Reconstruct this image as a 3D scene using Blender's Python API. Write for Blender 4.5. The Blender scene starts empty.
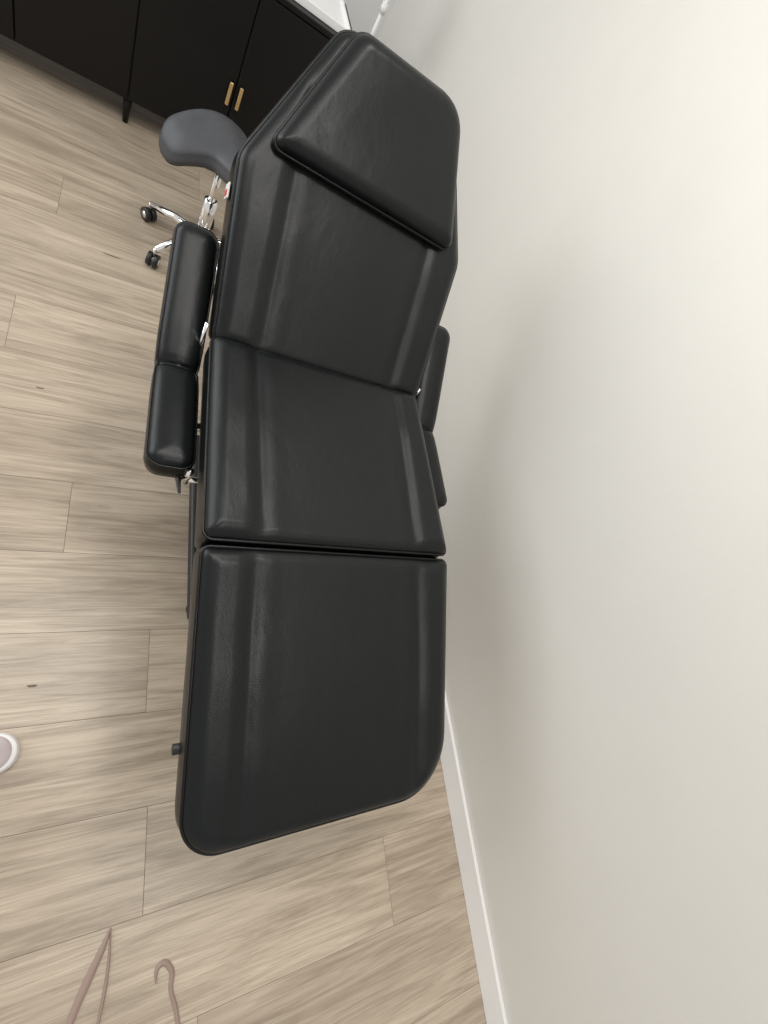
import bpy, bmesh, math, random
import numpy as np
from mathutils import Vector, Matrix
random.seed(4); np.random.seed(4)
S=bpy.context.scene
try:
    S.view_settings.view_transform='Standard'; S.view_settings.look='None'
except Exception as e: print(e)

# ---------------------------------------------------------------- materials
def nodes(name):
    m=bpy.data.materials.new(name); m.use_nodes=True
    nt=m.node_tree; return m,nt,nt.nodes['Principled BSDF']
def simple(name,col,rough=.5,metal=0,spec=.5,coat=0,bump=0,bscale=200,trans=0):
    m,nt,b=nodes(name)
    b.inputs['Base Color'].default_value=(*col,1); b.inputs['Roughness'].default_value=rough
    b.inputs['Metallic'].default_value=metal; b.inputs['Specular IOR Level'].default_value=spec
    b.inputs['Coat Weight'].default_value=coat; b.inputs['Transmission Weight'].default_value=trans
    tc=nt.nodes.new('ShaderNodeTexCoord')
    n=nt.nodes.new('ShaderNodeTexNoise'); n.inputs['Scale'].default_value=bscale; n.inputs['Detail'].default_value=3
    nt.links.new(tc.outputs['Object'],n.inputs['Vector'])
    if bump:
        bp=nt.nodes.new('ShaderNodeBump'); bp.inputs['Strength'].default_value=bump; bp.inputs['Distance'].default_value=.002
        nt.links.new(n.outputs['Fac'],bp.inputs['Height']); nt.links.new(bp.outputs[0],b.inputs['Normal'])
    return m
def leather(name,col,rough=.4,spec=.3):
    m,nt,b=nodes(name); L=nt.links.new
    b.inputs['Specular IOR Level'].default_value=spec
    tc=nt.nodes.new('ShaderNodeTexCoord')
    mp=nt.nodes.new('ShaderNodeMapping'); mp.inputs['Scale'].default_value=(1.6,.9,1); L(tc.outputs['Object'],mp.inputs['Vector'])
    v=nt.nodes.new('ShaderNodeTexVoronoi'); v.inputs['Scale'].default_value=480
    n1=nt.nodes.new('ShaderNodeTexNoise'); n1.inputs['Scale'].default_value=9; n1.inputs['Detail'].default_value=2; n1.inputs['Distortion'].default_value=.4
    n2=nt.nodes.new('ShaderNodeTexNoise'); n2.inputs['Scale'].default_value=5; n2.inputs['Detail'].default_value=2
    n3=nt.nodes.new('ShaderNodeTexNoise'); n3.inputs['Scale'].default_value=34; n3.inputs['Detail'].default_value=4; n3.inputs['Distortion'].default_value=1.2
    L(tc.outputs['Object'],v.inputs['Vector']); L(mp.outputs[0],n1.inputs['Vector']); L(tc.outputs['Object'],n2.inputs['Vector']); L(mp.outputs[0],n3.inputs['Vector'])
    b1=nt.nodes.new('ShaderNodeBump'); b1.inputs['Strength'].default_value=.2; b1.inputs['Distance'].default_value=.0006
    b2=nt.nodes.new('ShaderNodeBump'); b2.inputs['Strength'].default_value=.25; b2.inputs['Distance'].default_value=.006
    b3=nt.nodes.new('ShaderNodeBump'); b3.inputs['Strength'].default_value=.18; b3.inputs['Distance'].default_value=.0018
    L(v.outputs['Distance'],b1.inputs['Height']); L(n1.outputs['Fac'],b2.inputs['Height']); L(n3.outputs['Fac'],b3.inputs['Height'])
    L(b2.outputs[0],b3.inputs['Normal']); L(b3.outputs[0],b1.inputs['Normal']); L(b1.outputs[0],b.inputs['Normal'])
    r=nt.nodes.new('ShaderNodeMapRange'); r.inputs['To Min'].default_value=rough-.05; r.inputs['To Max'].default_value=rough+.08
    L(n2.outputs['Fac'],r.inputs['Value']); L(r.outputs[0],b.inputs['Roughness'])
    mx=nt.nodes.new('ShaderNodeMixRGB'); mx.inputs['Color1'].default_value=(*[c*.8 for c in col],1); mx.inputs['Color2'].default_value=(*[c*1.25 for c in col],1)
    L(n1.outputs['Fac'],mx.inputs['Fac']); L(mx.outputs[0],b.inputs['Base Color'])
    return m
M_leather=leather('black_leather',(.0036,.0046,.0048),.31,.29)
M_pipe=leather('black_piping',(.003,.003,.003),.28)
M_under=simple('dark_underside',(.03,.024,.02),.6,bump=.2)
M_grey=leather('grey_leather',(.06,.062,.068),.42)
M_chrome=simple('chrome',(.9,.9,.9),.12,1)
M_steel=simple('dark_steel',(.04,.04,.045),.45,.6)
M_black=simple('black_plastic',(.012,.012,.012),.45)
M_gold=simple('brass_handle',(.95,.70,.34),.28,1)
M_cab=simple('black_cabinet_wood',(.006,.0055,.0055),.42,spec=.25,bump=.15,bscale=60)
M_white=simple('white_enamel',(.85,.85,.84),.35)
M_sole=simple('shoe_rubber',(.82,.80,.79),.6)
M_shoe=simple('shoe_canvas',(.70,.62,.63),.8,bump=.6,bscale=900)
M_base=simple('white_trim_paint',(.84,.83,.81),.4)
M_hair=simple('brown_hair',(.30,.215,.175),.5)
M_red=simple('red_label',(.6,.05,.05),.6)

def wallmat(name,col):
    m,nt,b=nodes(name); L=nt.links.new
    tc=nt.nodes.new('ShaderNodeTexCoord'); n=nt.nodes.new('ShaderNodeTexNoise'); n.inputs['Scale'].default_value=5; n.inputs['Detail'].default_value=7; n.inputs['Roughness'].default_value=.6
    n2=nt.nodes.new('ShaderNodeTexNoise'); n2.inputs['Scale'].default_value=90; n2.inputs['Detail'].default_value=3
    L(tc.outputs['Object'],n.inputs['Vector']); L(tc.outputs['Object'],n2.inputs['Vector'])
    mx=nt.nodes.new('ShaderNodeMixRGB'); mx.inputs['Color1'].default_value=(*[c*.97 for c in col],1); mx.inputs['Color2'].default_value=(*[c*1.03 for c in col],1)
    L(n.outputs['Fac'],mx.inputs['Fac']); L(mx.outputs[0],b.inputs['Base Color'])
    b1=nt.nodes.new('ShaderNodeBump'); b1.inputs['Strength'].default_value=.3; b1.inputs['Distance'].default_value=.004
    b2=nt.nodes.new('ShaderNodeBump'); b2.inputs['Strength'].default_value=.3; b2.inputs['Distance'].default_value=.001
    L(n.outputs['Fac'],b1.inputs['Height']); L(n2.outputs['Fac'],b2.inputs['Height']); L(b1.outputs[0],b2.inputs['Normal']); L(b2.outputs[0],b.inputs['Normal'])
    b.inputs['Roughness'].default_value=.42
    return m
M_wall=wallmat('cream_wall_paint',(.675,.658,.615))
M_wall2=wallmat('back_wall_paint',(.74,.75,.75))

def woodmat():
    m,nt,b=nodes('oak_vinyl_plank'); L=nt.links.new; N=nt.nodes.new
    geo=N('ShaderNodeNewGeometry'); at=N('ShaderNodeAttribute'); at.attribute_name='pid'
    sc=N('ShaderNodeVectorMath'); sc.operation='MULTIPLY_ADD'
    off=N('ShaderNodeCombineXYZ')
    mu=N('ShaderNodeMath'); mu.operation='MULTIPLY'; mu.inputs[1].default_value=37
    L(at.outputs['Fac'],mu.inputs[0]); L(mu.outputs[0],off.inputs[0]); L(mu.outputs[0],off.inputs[1])
    sc.inputs[1].default_value=(1,1,1); L(geo.outputs['Position'],sc.inputs[0]); L(off.outputs[0],sc.inputs[2])
    def noise(scale,det,vs,dist=0,rough=.55):
        mp=N('ShaderNodeMapping'); mp.inputs['Scale'].default_value=vs; L(sc.outputs[0],mp.inputs['Vector'])
        n=N('ShaderNodeTexNoise'); n.inputs['Scale'].default_value=scale; n.inputs['Detail'].default_value=det; n.inputs['Distortion'].default_value=dist; n.inputs['Roughness'].default_value=rough
        L(mp.outputs[0],n.inputs['Vector']); return n
    big=noise(1,3,(1.0,7,1),.6)
    mid=noise(1,7,(1.8,28,1),2.0,.65)
    fine=noise(1,5,(5,260,1),.5,.75)
    def ramp(n,p0,c0,p1,c1):
        r=N('ShaderNodeValToRGB'); L(n.outputs['Fac'],r.inputs['Fac'])
        r.color_ramp.elements[0].position=p0; r.color_ramp.elements[0].color=(*c0,1)
        r.color_ramp.elements[1].position=p1; r.color_ramp.elements[1].color=(*c1,1); return r
    r1=ramp(big,.3,(.38,.312,.238),.7,(.56,.47,.365))
    r2=ramp(mid,.36,(.72,.70,.68),.60,(1.05,1.05,1.05))
    r3=ramp(fine,.32,(.78,.77,.76),.58,(1.05,1.05,1.05))
    m1=N('ShaderNodeMixRGB'); m2=N('ShaderNodeMixRGB'); m3=N('ShaderNodeMixRGB')
    for mm in (m1,m2,m3): mm.blend_type='MULTIPLY'; mm.inputs['Fac'].default_value=1
    L(r1.outputs[0],m1.inputs['Color1']); L(r2.outputs[0],m1.inputs['Color2'])
    L(m1.outputs[0],m2.inputs['Color1']); L(r3.outputs[0],m2.inputs['Color2'])
    pr=N('ShaderNodeMapRange'); pr.inputs['To Min'].default_value=.94; pr.inputs['To Max'].default_value=1.05
    L(at.outputs['Fac'],pr.inputs['Value']); L(m2.outputs[0],m3.inputs['Color1']); L(pr.outputs[0],m3.inputs['Color2'])
    L(m3.outputs[0],b.inputs['Base Color'])
    b.inputs['Roughness'].default_value=.32; b.inputs['Specular IOR Level'].default_value=.5
    bp=N('ShaderNodeBump'); bp.inputs['Strength'].default_value=.2; bp.inputs['Distance'].default_value=.0012
    L(fine.outputs['Fac'],bp.inputs['Height']); L(bp.outputs[0],b.inputs['Normal'])
    return m
M_wood=woodmat(); M_gap=simple('plank_gap',(.20,.155,.12),.8); M_knot=simple('wood_knot',(.14,.10,.075),.6)

# ---------------------------------------------------------------- helpers
def empty(name,loc=(0,0,0)):
    e=bpy.data.objects.new(name,None); S.collection.objects.link(e); e.location=loc; e.empty_display_size=.1
    return e
def obj(name,bm_or_me,mat,parent=None,smooth=True):
    if isinstance(bm_or_me,bmesh.types.BMesh):
        me=bpy.data.meshes.new(name); bm_or_me.normal_update(); bm_or_me.to_mesh(me); bm_or_me.free()
    else: me=bm_or_me
    for mm in (mat if isinstance(mat,list) else [mat]): me.materials.append(mm)
    if smooth: me.shade_smooth()
    o=bpy.data.objects.new(name,me); S.collection.objects.link(o)
    if parent:
        o.parent=parent; o.matrix_parent_inverse=Matrix.Translation(parent.location).inverted()
    return o
def box(name,lo,hi,mat,parent=None,bev=.004,M=None):
    bm=bmesh.new(); bmesh.ops.create_cube(bm,size=1)
    c=[(a+b)/2 for a,b in zip(lo,hi)]; d=[b-a for a,b in zip(lo,hi)]
    for v in bm.verts: v.co=Vector((v.co.x*d[0]+c[0],v.co.y*d[1]+c[1],v.co.z*d[2]+c[2]))
    if bev: bmesh.ops.bevel(bm,geom=bm.edges[:],offset=bev,segments=3,profile=.5,affect='EDGES')
    if M: bm.transform(M)
    return obj(name,bm,mat,parent,False)
def tube(name,pts,r,mat,parent=None,closed=False,seg=10,radii=None):
    P=[Vector(p) for p in pts]; n=len(P); bm=bmesh.new(); rings=[]
    if radii and len(radii)!=n: radii=[float(np.interp(i/(n-1),np.linspace(0,1,len(radii)),radii)) for i in range(n)]
    up=None
    for i in range(n):
        if closed: t=(P[(i+1)%n]-P[i-1]).normalized()
        else: t=(P[min(i+1,n-1)]-P[max(i-1,0)]).normalized()
        if up is None:
            up=t.orthogonal().normalized()
        up=(up-t*up.dot(t)).normalized(); w=t.cross(up)
        rr=float(radii[i]) if radii else float(r)
        rings.append([bm.verts.new(P[i]+rr*(math.cos(a)*up+math.sin(a)*w)) for a in [2*math.pi*k/seg for k in range(seg)]])
    for i in range(n if closed else n-1):
        A=rings[i];B=rings[(i+1)%n]
        if closed and i==n-1:
            best=min(range(seg),key=lambda s:(A[0].co-B[s].co).length); B=B[best:]+B[:best]
        for k in range(seg): bm.faces.new((A[k],A[(k+1)%seg],B[(k+1)%seg],B[k]))
    if not closed:
        bm.faces.new(rings[0][::-1]); bm.faces.new(rings[-1])
    bmesh.ops.recalc_face_normals(bm,faces=bm.faces[:])
    return obj(name,bm,mat,parent)
def lathe(name,prof,c,mat,parent=None,seg=32,M=None):
    bm=bmesh.new(); rings=[]
    for r,z in prof:
        rings.append([bm.verts.new((max(r,1e-4)*math.cos(2*math.pi*k/seg),max(r,1e-4)*math.sin(2*math.pi*k/seg),z)) for k in range(seg)])
    for A,B in zip(rings,rings[1:]):
        for k in range(seg): bm.faces.new((A[k],A[(k+1)%seg],B[(k+1)%seg],B[k]))
    bm.faces.new(rings[0][::-1]); bm.faces.new(rings[-1])
    bmesh.ops.recalc_face_normals(bm,faces=bm.faces[:])
    if M: bm.transform(M)
    bm.transform(Matrix.Translation(c))
    o=obj(name,bm,mat,parent); return o

def rounded(poly,rads,n=260):
    pts=[]; k=len(poly)
    for i in range(k):
        p=np.array(poly[i],float); a=np.array(poly[i-1],float); b=np.array(poly[(i+1)%k],float)
        u=(a-p)/np.linalg.norm(a-p); v=(b-p)/np.linalg.norm(b-p)
        ang=math.acos(np.clip(u@v,-1,1)); r=rads[i]; d=r/math.tan(ang/2)
        d=min(d,.49*np.linalg.norm(a-p),.49*np.linalg.norm(b-p)); 
        p0=p+u*d; p1=p+v*d
        r=d*math.tan(ang/2); bis=(u+v)/np.linalg.norm(u+v); c=p+bis*r/math.sin(ang/2)
        a0=math.atan2(*(p0-c)[::-1]); a1=math.atan2(*(p1-c)[::-1])
        da=(a1-a0+math.pi)%(2*math.pi)-math.pi
        for t in np.linspace(0,1,14): pts.append(c+r*np.array([math.cos(a0+da*t),math.sin(a0+da*t)]))
    pts=np.array(pts); q=np.vstack([pts,pts[:1]]); seg=np.linalg.norm(np.diff(q,axis=0),axis=1); cum=np.concatenate([[0],np.cumsum(seg)])
    s=np.linspace(0,cum[-1],n,endpoint=False)
    return np.stack([np.interp(s,cum,q[:,0]),np.interp(s,cum,q[:,1])],1)
def polydist(P,out):
    A=out; B=np.roll(out,-1,0); d=np.full(len(P),9.)
    for a,b in zip(A,B):
        ab=b-a; t=np.clip(((P-a)@ab)/(ab@ab+1e-12),0,1); d=np.minimum(d,np.linalg.norm(P-a-t[:,None]*ab,axis=1))
    return d
def cushion(name,out,thick,hfun,M,parent,mat=M_leather,top_r=.03,crown=.02,pipe=.0035,deform=None,rings=78,side_bulge=.003,under=M_under):
    c=out.mean(0); n=len(out)
    ks=np.concatenate([1-(np.linspace(0,1,12)**1.6)*.16, np.linspace(.84,0,rings-11)[1:-1]])
    T=np.roll(out,-1,0)-np.roll(out,1,0); T/=np.linalg.norm(T,axis=1)[:,None]; Nn=np.stack([T[:,1],-T[:,0]],1)
    if ((out-c)*Nn).sum()<0: Nn=-Nn
    low=[]
    for off,z in [(-.02,-thick),(-.006,-thick),(-.0015,-thick+.003),(0,-thick+.012),(side_bulge,-thick*.6),(side_bulge,-thick*.35),(0,-.006)]:
        q=out+Nn*off; low.append(np.column_stack([q,np.full(n,z)]))
    top=[]
    for k in ks:
        q=c+(out-c)*k; d=polydist(q,out)
        e=np.clip(d/top_r,0,1); h=crown*np.sqrt(1-(1-e)**2)
        h=h+hfun(q[:,0],q[:,1],d)*np.clip(d/.03,0,1)
        top.append(np.column_stack([q,h]))
    cen=np.array([[c[0],c[1],0.]]); d=polydist(cen[:,:2],out); cen[0,2]=crown+hfun(cen[:,0],cen[:,1],d)[0]
    R=low+top; allv=np.vstack(R+[cen])
    pp=np.column_stack([out+Nn*.001,np.full(n,0.0)])
    if deform is not None: allv=deform(allv); pp=deform(pp)
    bm=bmesh.new(); vs=[bm.verts.new(M@Vector(v)) for v in allv]
    m=len(R)
    for i in range(m-1):
        for k in range(n):
            k2=(k+1)%n; bm.faces.new((vs[i*n+k],vs[i*n+k2],vs[(i+1)*n+k2],vs[(i+1)*n+k]))
    for k in range(n): bm.faces.new((vs[(m-1)*n+k],vs[(m-1)*n+(k+1)%n],vs[-1]))
    f=bm.faces.new([vs[k] for k in range(n)][::-1]); f.material_index=1
    bmesh.ops.recalc_face_normals(bm,faces=bm.faces[:])
    o=obj(name,bm,[mat,under],parent)
    if pipe:
        tube(name+'_piping',[M@Vector(v) for v in pp],pipe,M_pipe,parent,closed=True,seg=8)
    return o

# ---------------------------------------------------------------- camera
f=469.
vpY=np.array([210-384.,-568-512.,f]); vpX=np.array([1100-384.,600-512.,f])
Yc=vpY/np.linalg.norm(vpY); Xc=vpX-Yc*(vpX@Yc); Xc/=np.linalg.norm(Xc); Zc=np.cross(Yc,Xc); Zc/=np.linalg.norm(Zc)
if Zc[2]>0: Zc=-Zc
right=Vector((Xc[0],Yc[0],Zc[0])); down=Vector((Xc[1],Yc[1],Zc[1])); fwd=Vector((Xc[2],Yc[2],Zc[2]))
H=1.5
cam=bpy.data.cameras.new('camera'); co=bpy.data.objects.new('camera',cam); S.collection.objects.link(co)
mat=Matrix((( right.x,-down.x,-fwd.x,0),(right.y,-down.y,-fwd.y,0),(right.z,-down.z,-fwd.z,H),(0,0,0,1)))
co.matrix_world=mat; cam.sensor_fit='VERTICAL'; cam.sensor_height=36; cam.lens=36*f/1024; cam.clip_start=.02
S.camera=co
def ray(u,v,z):
    d=np.array([u-384.,v-512.,f]); w=np.array([d@Xc,d@Yc,d@Zc]); t=(z-H)/w[2]; return Vector((float(w[0]*t),float(w[1]*t),z))

# ---------------------------------------------------------------- room
WX=1.19; BY=3.62
FX0,FY0,FY1=-3.2,-2.2,BY
bm=bmesh.new(); 
lay=bm.faces.layers.float.new('pid')
g=.0006; pw=.2222; y0=.102
seams={2:-.02,0:.21,-2:.225,-3:-.9,5:-.24,8:-.178,-1:-1.0,-4:.35,-5:-.3}
i0=math.floor((FY0-y0)/pw); i1=math.ceil((FY1-y0)/pw)
for i in range(i0,i1):
    ya=max(y0+i*pw,FY0); yb=min(y0+(i+1)*pw,FY1)
    s=seams.get(i, random.uniform(.2,1.0) if i not in (1,3,4,-1) else random.choice([-.95,-1.0]))
    cuts=[s+k*1.8 for k in range(-5,5)]
    cuts=[FX0]+[c for c in cuts if FX0<c<WX]+[WX]
    for a,b_ in zip(cuts,cuts[1:]):
        vs=[bm.verts.new(p) for p in ((a+g,ya+g,0),(b_-g,ya+g,0),(b_-g,yb-g,0),(a+g,yb-g,0))]
        fc=bm.faces.new(vs); fc[lay]=random.random()
r=bmesh.ops.create_cube(bm,size=1)
slab=set(r['verts'])
for v in slab:
    v.co=Vector(((v.co.x+.5)*(WX-FX0)+FX0,(v.co.y+.5)*(FY1-FY0)+FY0,(v.co.z-.5)*.1-.001))
for fc in bm.faces:
    if any(v in slab for v in fc.verts): fc.material_index=1
fl=obj('floor',bm,[M_wood,M_gap],None,False)
def knot(name,u,v,L_,W_):
    c=ray(u,v,.0004); bm=bmesh.new(); vs=[]
    for k in range(20):
        a=2*math.pi*k/20; vs.append(bm.verts.new((c.x+L_*math.cos(a)*(1+.2*math.sin(3*a)),c.y+W_*math.sin(a)*(1+.25*math.cos(2*a)),.0004)))
    bm.faces.new(vs); obj(name,bm,M_knot,fl,False)
knot('knot_1',32,686,.010,.004); knot('knot_2',112,256,.03,.004); knot('knot_3',40,388,.010,.003)

box('wall_right',(WX,FY0,0),(WX+.12,BY+.12,2.7),M_wall,None,0)
box('wall_back',(FX0,BY,0),(WX,BY+.12,2.7),M_wall2,None,0)
def baseb(name,lo,hi): return box(name,lo,hi,M_base,None,.003)
baseb('baseboard_right',(WX-.013,FY0,0),(WX,BY,.085))
baseb('baseboard_back',(FX0,BY-.013,0),(WX-.013,BY,.085))

# ---------------------------------------------------------------- treatment chair
CX=.503
chair=empty('treatment_chair',(CX,.6,0))
def sstep(t): t=np.clip(t,0,1); return t*t*(3-2*t)
def panel(xc,w,amp,groove,sag=0):
    def h(x,y,d):
        ax=np.abs(x)+.0025*np.sin(y*12+1.3)*(x>0)
        r=np.zeros_like(x)
        r-=groove*np.exp(-((ax-xc)/.011)**2)
        r+=amp*sstep((ax-xc)/.036)
        r+=amp*.15*np.exp(-((ax-xc+.03)/.02)**2)
        r+=sag*np.exp(-(x/.14)**2)
        r+=.0007*np.sin(y*38+x*9)*np.exp(-((ax-xc-.01)/.05)**2)
        return r
    return h
def frame(y,z,ang,x=CX):
    return Matrix.Translation((x,y,z))@Matrix.Rotation(ang,4,'X')
W=.300
a_leg=math.radians(16.5)
Lg=.54
out=rounded([(-W,0),(-W*.995,-Lg),(W*.950,-Lg),(W*1.012,0)],[.015,.07,.13,.015],300)
M_leg=frame(.341,.635,a_leg)
cushion('leg_rest',out,.075,panel(.200,W,.0065,.0018,.0),M_leg,chair,crown=.015,top_r=.024)
Ls=.485
out=rounded([(-W,0),(W,0),(W*.955,Ls),(-W*.965,Ls)],[.016,.016,.02,.02],300)
M_seat=frame(.353,.645,math.radians(2.5))
cushion('seat',out,.085,panel(.190,W,.009,.002,.0),M_seat,chair,crown=.019,top_r=.030)
a_b=math.radians(44)
M_back=frame(.832,.655,a_b,CX+.004)
out=rounded([(-.288,0),(.288,0),(.302,.385),(.165,.70),(-.14,.70),(-.302,.385)],[.02,.02,.08,.08,.06,.08],320)
cushion('backrest',out,.085,panel(.185,W,.006,.0018,.0),M_back,chair,crown=.015,top_r=.026)
M_pil=M_back@Matrix.Translation((0.003,0,.034))
out=rounded([(-.258,.412),(.243,.392),(.160,.692),(-.122,.692)],[.018,.02,.08,.05],260)
def ph(x,y,d): return .003*np.clip(d/.08,0,1)
cushion('head_pillow',out,.020,ph,M_pil,chair,crown=.028,top_r=.036)

def arm(sx):
    xc=CX+(.008 if sx<0 else .018)+sx*.352
    L1,L2=.262,.325
    outl=rounded([(-.046,-L1),(.046,-L1),(.046,L2),(-.046,L2)],[.03,.03,.03,.03],220)
    def pinch(v):
        v=v.copy(); y=v[:,1].copy(); k=np.exp(-(y/.006)**2)
        v[:,0]*=1-.06*k-.05*np.exp(-((y)/.04)**2); v[:,2]-=.006*k*(v[:,2]>0)
        bend=math.radians(31)
        ny=y*math.cos(bend)-v[:,2]*math.sin(bend); nz=y*math.sin(bend)+v[:,2]*math.cos(bend)
        w=np.clip((y+.03)/.06,0,1); w=w*w*(3-2*w)
        v[:,1]=y*(1-w)+ny*w; v[:,2]=v[:,2]*(1-w)+nz*w
        return v
    Mx=Matrix.Translation((xc,.797,.578))@Matrix.Rotation(math.radians(-1.5),4,'Z')
    nm='armrest_left' if sx<0 else 'armrest_right'
    cushion(nm,outl,.05,lambda x,y,d:0*x,Mx,chair,crown=.022,top_r=.045,deform=pinch,pipe=.0028,rings=60)
    xi=CX+sx*.315
    tube(nm+'_bracket',[(xc,.70,.53),(xc-sx*.01,.70,.515),(xi-sx*.03,.70,.50),(CX+sx*.22,.72,.50)],.011,M_chrome,chair)
    tube(nm+'_strut',[(xc,.98,.615),(xc,.86,.545),(xc,.62,.50)],.009,M_chrome,chair)
    box(nm+'_plate',(xc-.02,.60,.512),(xc+.02,.76,.526),M_steel,chair,.002)
    xm=CX+sx*.308
    tube(nm+'_pivot_post',[(xm,.545,.505),(xm,.54,.565)],.008,M_chrome,chair,seg=16)
    tube(nm+'_pivot_arm',[(xc,.57,.515),(xm,.545,.515),(CX+sx*.23,.54,.53)],.007,M_chrome,chair)
    bm=bmesh.new()
    tri=[(.50,.53),(.66,.53),(.62,.45)]
    a=[bm.verts.new((xm+sx*.015+.003,y,z)) for y,z in tri]; b=[bm.verts.new((xm+sx*.015-.003,y,z)) for y,z in tri]
    bm.faces.new(a); bm.faces.new(b[::-1])
    for k in range(3): bm.faces.new((a[k],b[k],b[(k+1)%3],a[(k+1)%3]))
    bmesh.ops.recalc_face_normals(bm,faces=bm.faces[:]); obj(nm+'_gusset',bm,M_black,chair,False)
    tube(nm+'_back_rod',[(CX+sx*.305,.84,.56),(CX+sx*.302,.86,.68)],.0045,M_chrome,chair)
arm(-1); arm(1)

for sx in (-1,1):
    x=CX+sx*.22
    box('seat_rail',(x-.02,.37,.515),(x+.02,.84,.555),M_steel,chair,.004)
    box('back_rail',(sx*.2-.018,.02,-.125),(sx*.2+.018,.55,-.09),M_steel,chair,.004,M_back)
    box('leg_rail',(sx*.2-.018,-.42,-.115),(sx*.2+.018,-.01,-.08),M_steel,chair,.004,M_leg)
    tube('hinge_bar',[(CX+sx*.24,.347,.575),(CX+sx*.13,.347,.575)],.007,M_steel,chair)
    box('hinge_tab',(CX+sx*.22-.008,.338,.555),(CX+sx*.22+.008,.356,.60),M_steel,chair,.002)
tube('knob',[(CX-.280,.0,.475),(CX-.312,.0,.475)],.010,M_black,chair)
tube('knob_rod',[(CX-.22,.0,.468),(CX-.285,.0,.475)],.005,M_steel,chair)
for y in (.42,.60,.78): box('cross_member',(CX-.22,y-.015,.515),(CX+.22,y+.015,.545),M_steel,chair,.003)
box('lift_column_outer',(CX-.09,.50,.06),(CX+.09,.70,.36),M_black,chair,.012)
box('lift_column_inner',(CX-.07,.52,.30),(CX+.07,.68,.53),M_steel,chair,.008)
box('base_plate',(CX-.20,.34,.02),(CX+.20,.98,.065),M_black,chair,.012)
for sx in (-1,1):
    for y in (.38,.94): lathe('foot',[(.025,0),(.028,.006),(.02,.022)],(CX+sx*.17,y,0),M_black,chair,20)
tube('actuator',[(CX,.75,.40),(CX,1.02,.66)],.022,M_steel,chair,seg=16)
tube('actuator_leg',[(CX,.45,.42),(CX,.20,.50)],.018,M_steel,chair,seg=16)
box('label',(-.3085,.30,-.05),(-.3055,.33,-.02),M_white,chair,0,M_back)
box('label_print',(-.3095,.305,-.045),(-.3080,.317,-.025),M_red,chair,0,M_back)

# ---------------------------------------------------------------- saddle stool
SX,SY=.315,1.94
st=empty('saddle_stool',(SX,SY,0))
def sad(v):
    v=v.copy(); x=v[:,0].copy(); y=v[:,1].copy()
    v[:,2]+= -2.3*x**2 + 2.2*np.clip(-y-.02,0,1)**2 + .8*np.clip(y,0,1)**2
    return v
out=rounded([(-.19,-.13),(.19,-.13),(.18,-.02),(.075,.05),(.065,.19),(-.065,.19),(-.075,.05),(-.18,-.02)],[.065,.065,.065,.06,.05,.05,.06,.065],220)
Ms=Matrix.Translation((SX,SY+.005,.480))@Matrix.Rotation(math.radians(-150),4,'Z')
cushion('saddle_seat',out,.045,lambda x,y,d:.008*np.clip(d/.08,0,1),Ms,st,mat=M_grey,crown=.025,top_r=.05,pipe=0,deform=sad,rings=34,under=M_black)
lathe('gas_lift',[(.014,.20),(.014,.44)],(SX,SY,0),M_chrome,st)
lathe('lift_sleeve',[(.026,.09),(.026,.27),(.019,.275)],(SX,SY,0),M_chrome,st)
box('seat_plate',(SX-.07,SY-.06,.41),(SX+.04,SY+.06,.437),M_black,st,.004)
tube('height_lever',[(SX,SY,.41),(SX+.1,SY-.05,.40),(SX+.16,SY-.08,.38)],.005,M_black,st)
lathe('hub',[(.035,.075),(.035,.115),(.028,.125)],(SX,SY,0),M_chrome,st)
for k in range(5):
    a=math.radians(150+72*k); dx,dy=math.cos(a),math.sin(a)
    tube('leg_%d'%(k+1),[(SX+dx*.02,SY+dy*.02,.10),(SX+dx*.12,SY+dy*.12,.098),(SX+dx*.22,SY+dy*.22,.075)],.013,M_chrome,st,radii=[.020,.017,.012],seg=14)
    cx,cy=SX+dx*.222,SY+dy*.222
    tube('caster_stem_%d'%(k+1),[(cx,cy,.08),(cx,cy,.045)],.006,M_chrome,st)
    ca=a+1.1+k; ax=Vector((math.cos(ca),math.sin(ca),0))
    for s in (-1,1):
        c=Vector((cx,cy,.027))+ax*s*.013
        Mr=ax.to_track_quat('Z','Y').to_matrix().to_4x4()
        lathe('caster_wheel_%d'%(k+1),[(.018,-.009),(.026,-.008),(.027,0),(.026,.008),(.018,.009)],c,M_black,st,24,Mr)
        lathe('caster_cap_%d'%(k+1),[(.013,-.0105),(.013,.0105)],c,M_chrome,st,20,Mr)

# ---------------------------------------------------------------- sideboard
CY=2.60
cb=empty('sideboard_cabinet',(0,CY+.2,0))
box('carcass',(-.79,CY+.02,.11),(.79,CY+.42,.735),M_cab,cb,.003)
box('top',(-.80,CY-.005,.735),(.80,CY+.425,.755),M_cab,cb,.003)
for k in range(4):
    x0=-.78+.39*k
    box('door_%d'%(k+1),(x0+.0025,CY,.125),(x0+.3875,CY+.02,.73),M_cab,cb,.003)
for xs in (-.39,.39):
    for s in (-1,1):
        x=xs+s*.022
        box('handle',(x-.007,CY-.026,.315),(x+.007,CY-.014,.405),M_gold,cb,.002)
        for z in (.33,.39): box('handle_post',(x-.004,CY-.016,z-.004),(x+.004,CY+.002,z+.004),M_gold,cb,0)
for x in (-.72,0,.72):
    for y in (CY+.05,CY+.38):
        lathe('leg',[(.011,0),(.019,.115)],(x,y,0),M_cab,cb,20)
tr=empty('white_tray',(.57,CY+.2,.755))
box('tray_base',(.38,CY+.04,.7555),(.76,CY+.37,.765),M_white,tr,.003)
for lo,hi in (((.38,CY+.04,.76),(.39,CY+.37,.785)),((.75,CY+.04,.76),(.76,CY+.37,.785)),((.38,CY+.04,.76),(.76,CY+.05,.785)),((.38,CY+.36,.76),(.76,CY+.37,.785))):
    box('tray_rim',lo,hi,M_white,tr,.003)
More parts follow.
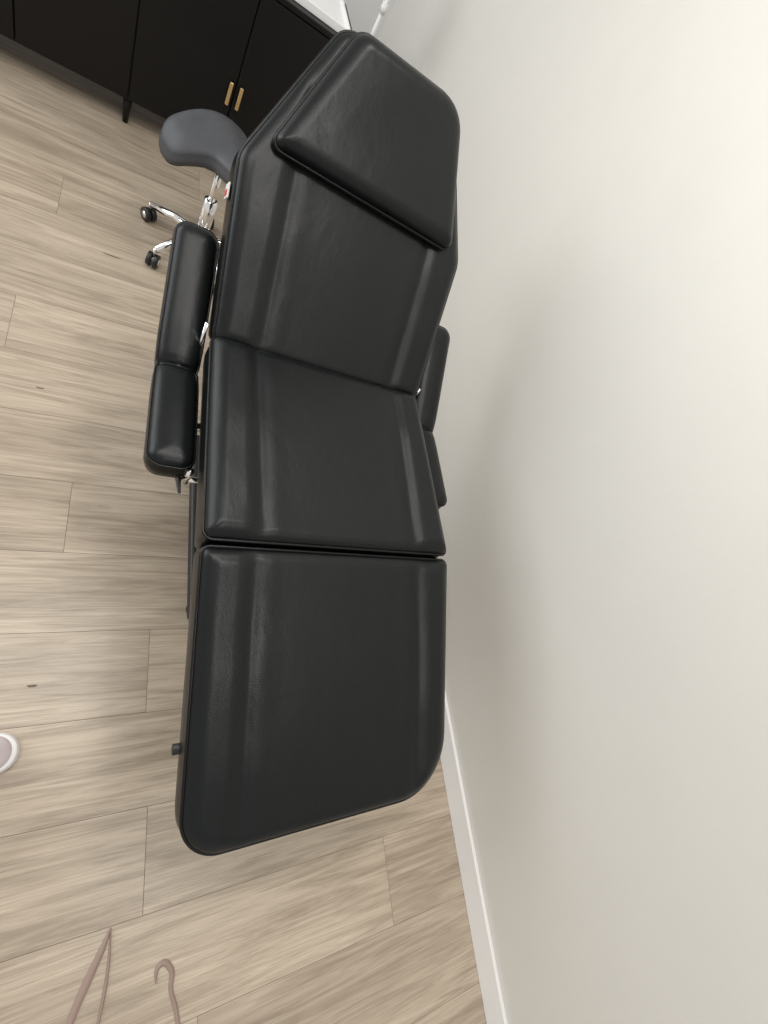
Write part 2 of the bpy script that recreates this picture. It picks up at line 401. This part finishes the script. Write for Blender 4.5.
ml=empty('magnifier_lamp',(.92,2.9,0))
lathe('lamp_base',[(.13,0),(.135,.01),(.13,.03),(.03,.045)],(.92,2.9,0),M_white,ml,40)
tube('pole',[(.92,2.9,.03),(.92,2.9,1.25)],.008,M_white,ml,seg=16)
lathe('collar',[(.014,.84),(.014,.88)],(.92,2.9,0),M_white,ml)
tube('arm',[(.92,2.9,1.24),(.85,2.85,1.18),(.76,2.8,1.05)],.009,M_white,ml)
lathe('ring_head',[(.085,-.02),(.12,-.02),(.13,0),(.12,.025),(.085,.03)],(.73,2.8,1.03),M_white,ml,40)

# ---------------------------------------------------------------- sneaker
sn=empty('sneaker',(-.205,.045,0))
out=rounded([(-.145,-.034),(.145,-.044),(.145,.040),(-.145,.032)],[.032,.042,.040,.032],160)
def shoe(v):
    v=v.copy(); t=(v[:,0]+.145)/.29; up=v[:,2]>0
    k=np.clip(1.35-.85*t,.6,1.3); v[:,2]=np.where(up,v[:,2]*k,v[:,2]); return v
Mh=Matrix.Translation((-.202,.045,.026))@Matrix.Rotation(math.radians(4),4,'Z')
cushion('upper',out*.93,.01,lambda x,y,d:.022*np.clip(d/.03,0,1),Mh,sn,mat=M_shoe,crown=.055,top_r=.048,pipe=0,deform=shoe,rings=24)
cushion('sole',out,.025,lambda x,y,d:0*x,Mh,sn,mat=M_sole,crown=.004,top_r=.006,pipe=0,rings=16,under=M_sole)
tube('toe_cap_seam',[(-.108,.008,.052),(-.103,.028,.074),(-.102,.048,.080),(-.103,.066,.074),(-.110,.084,.052)],.0022,M_sole,sn)
for k in range(5):
    x=-.23+k*.020; t=(x+.202+.145)/.29; z=.026+.077*(1.35-.85*t)+.001
    tube('lace_%d'%(k+1),[(x,.024,z-.010),(x+.004,.045,z+.001),(x,.066,z-.010)],.003,M_sole,sn)

# ---------------------------------------------------------------- hair locks on floor
hs=empty('hair_strand',ray(95,990,0))
def strand(name,pts,wd):
    P=[ray(u,v,.003) for u,v in pts]; Q=[]
    for i in range(len(P)-1):
        p0,p1,p2,p3=P[max(i-1,0)],P[i],P[i+1],P[min(i+2,len(P)-1)]
        for t in [j/8 for j in range(8)]:
            Q.append(.5*((2*p1)+(p2-p0)*t+(2*p0-5*p1+4*p2-p3)*t*t+(3*p1-p0-3*p2+p3)*t**3))
    Q.append(P[-1]); n=len(Q); bm=bmesh.new(); prev=None
    for i,q in enumerate(Q):
        t=(Q[min(i+1,n-1)]-Q[max(i-1,0)]).normalized(); s=Vector((-t.y,t.x,0))
        w_=float(np.interp(i/(n-1),np.linspace(0,1,len(wd)),wd))
        row=[bm.verts.new(q+s*w_*a+Vector((0,0,b))) for a,b in ((-1,-.002),(-.5,.001),(0,.002),(.5,.001),(1,-.002))]
        if prev:
            for k in range(4): bm.faces.new((prev[k],prev[k+1],row[k+1],row[k]))
        prev=row
    bmesh.ops.recalc_face_normals(bm,faces=bm.faces[:])
    obj(name,bm,M_hair,hs)
strand('lock_1',[(111,928),(102,950),(86,985),(72,1018),(62,1050)],[.001,.007,.009,.008,.007])
strand('lock_2',[(111,928),(109,960),(105,990),(99,1020),(93,1050)],[.001,.003,.004,.003,.003])
strand('lock_4',[(156,984),(157,970),(165,963),(172,972),(171,990),(176,1010),(180,1040)],[.001,.005,.007,.006,.005,.005,.005])

# ---------------------------------------------------------------- light
w=bpy.data.worlds.new('world'); S.world=w; w.use_nodes=True
bg=w.node_tree.nodes['Background']; bg.inputs[0].default_value=(1,.985,.965,1); bg.inputs[1].default_value=.65
def area(name,loc,tgt,sx,sy,e,col):
    l=bpy.data.lights.new(name,'AREA'); l.shape='RECTANGLE'; l.size=sx; l.size_y=sy; l.energy=e; l.color=col
    o=bpy.data.objects.new(name,l); S.collection.objects.link(o); o.location=loc
    o.rotation_euler=(Vector(tgt)-Vector(loc)).to_track_quat('-Z','Y').to_euler()
area('window_light',(-2.9,2.2,1.9),(.6,.6,.8),2.8,2.2,76,(.95,.98,1))
area('added_overhead_fill',(-.25,.7,2.68),(-.15,.7,0),.7,1.6,22,(1,.97,.92))  # unseen overhead panel, added to put highlights on the cushion bolsters
for k,y in enumerate((-.75,.25,1.35)):
    area('added_crease_light_%d'%(k+1),(.62,y,2.68),(.62,y,0),.30,.30,6.5,(1,.97,.92))  # invented small panels near the wall, added for glints along the leather creases
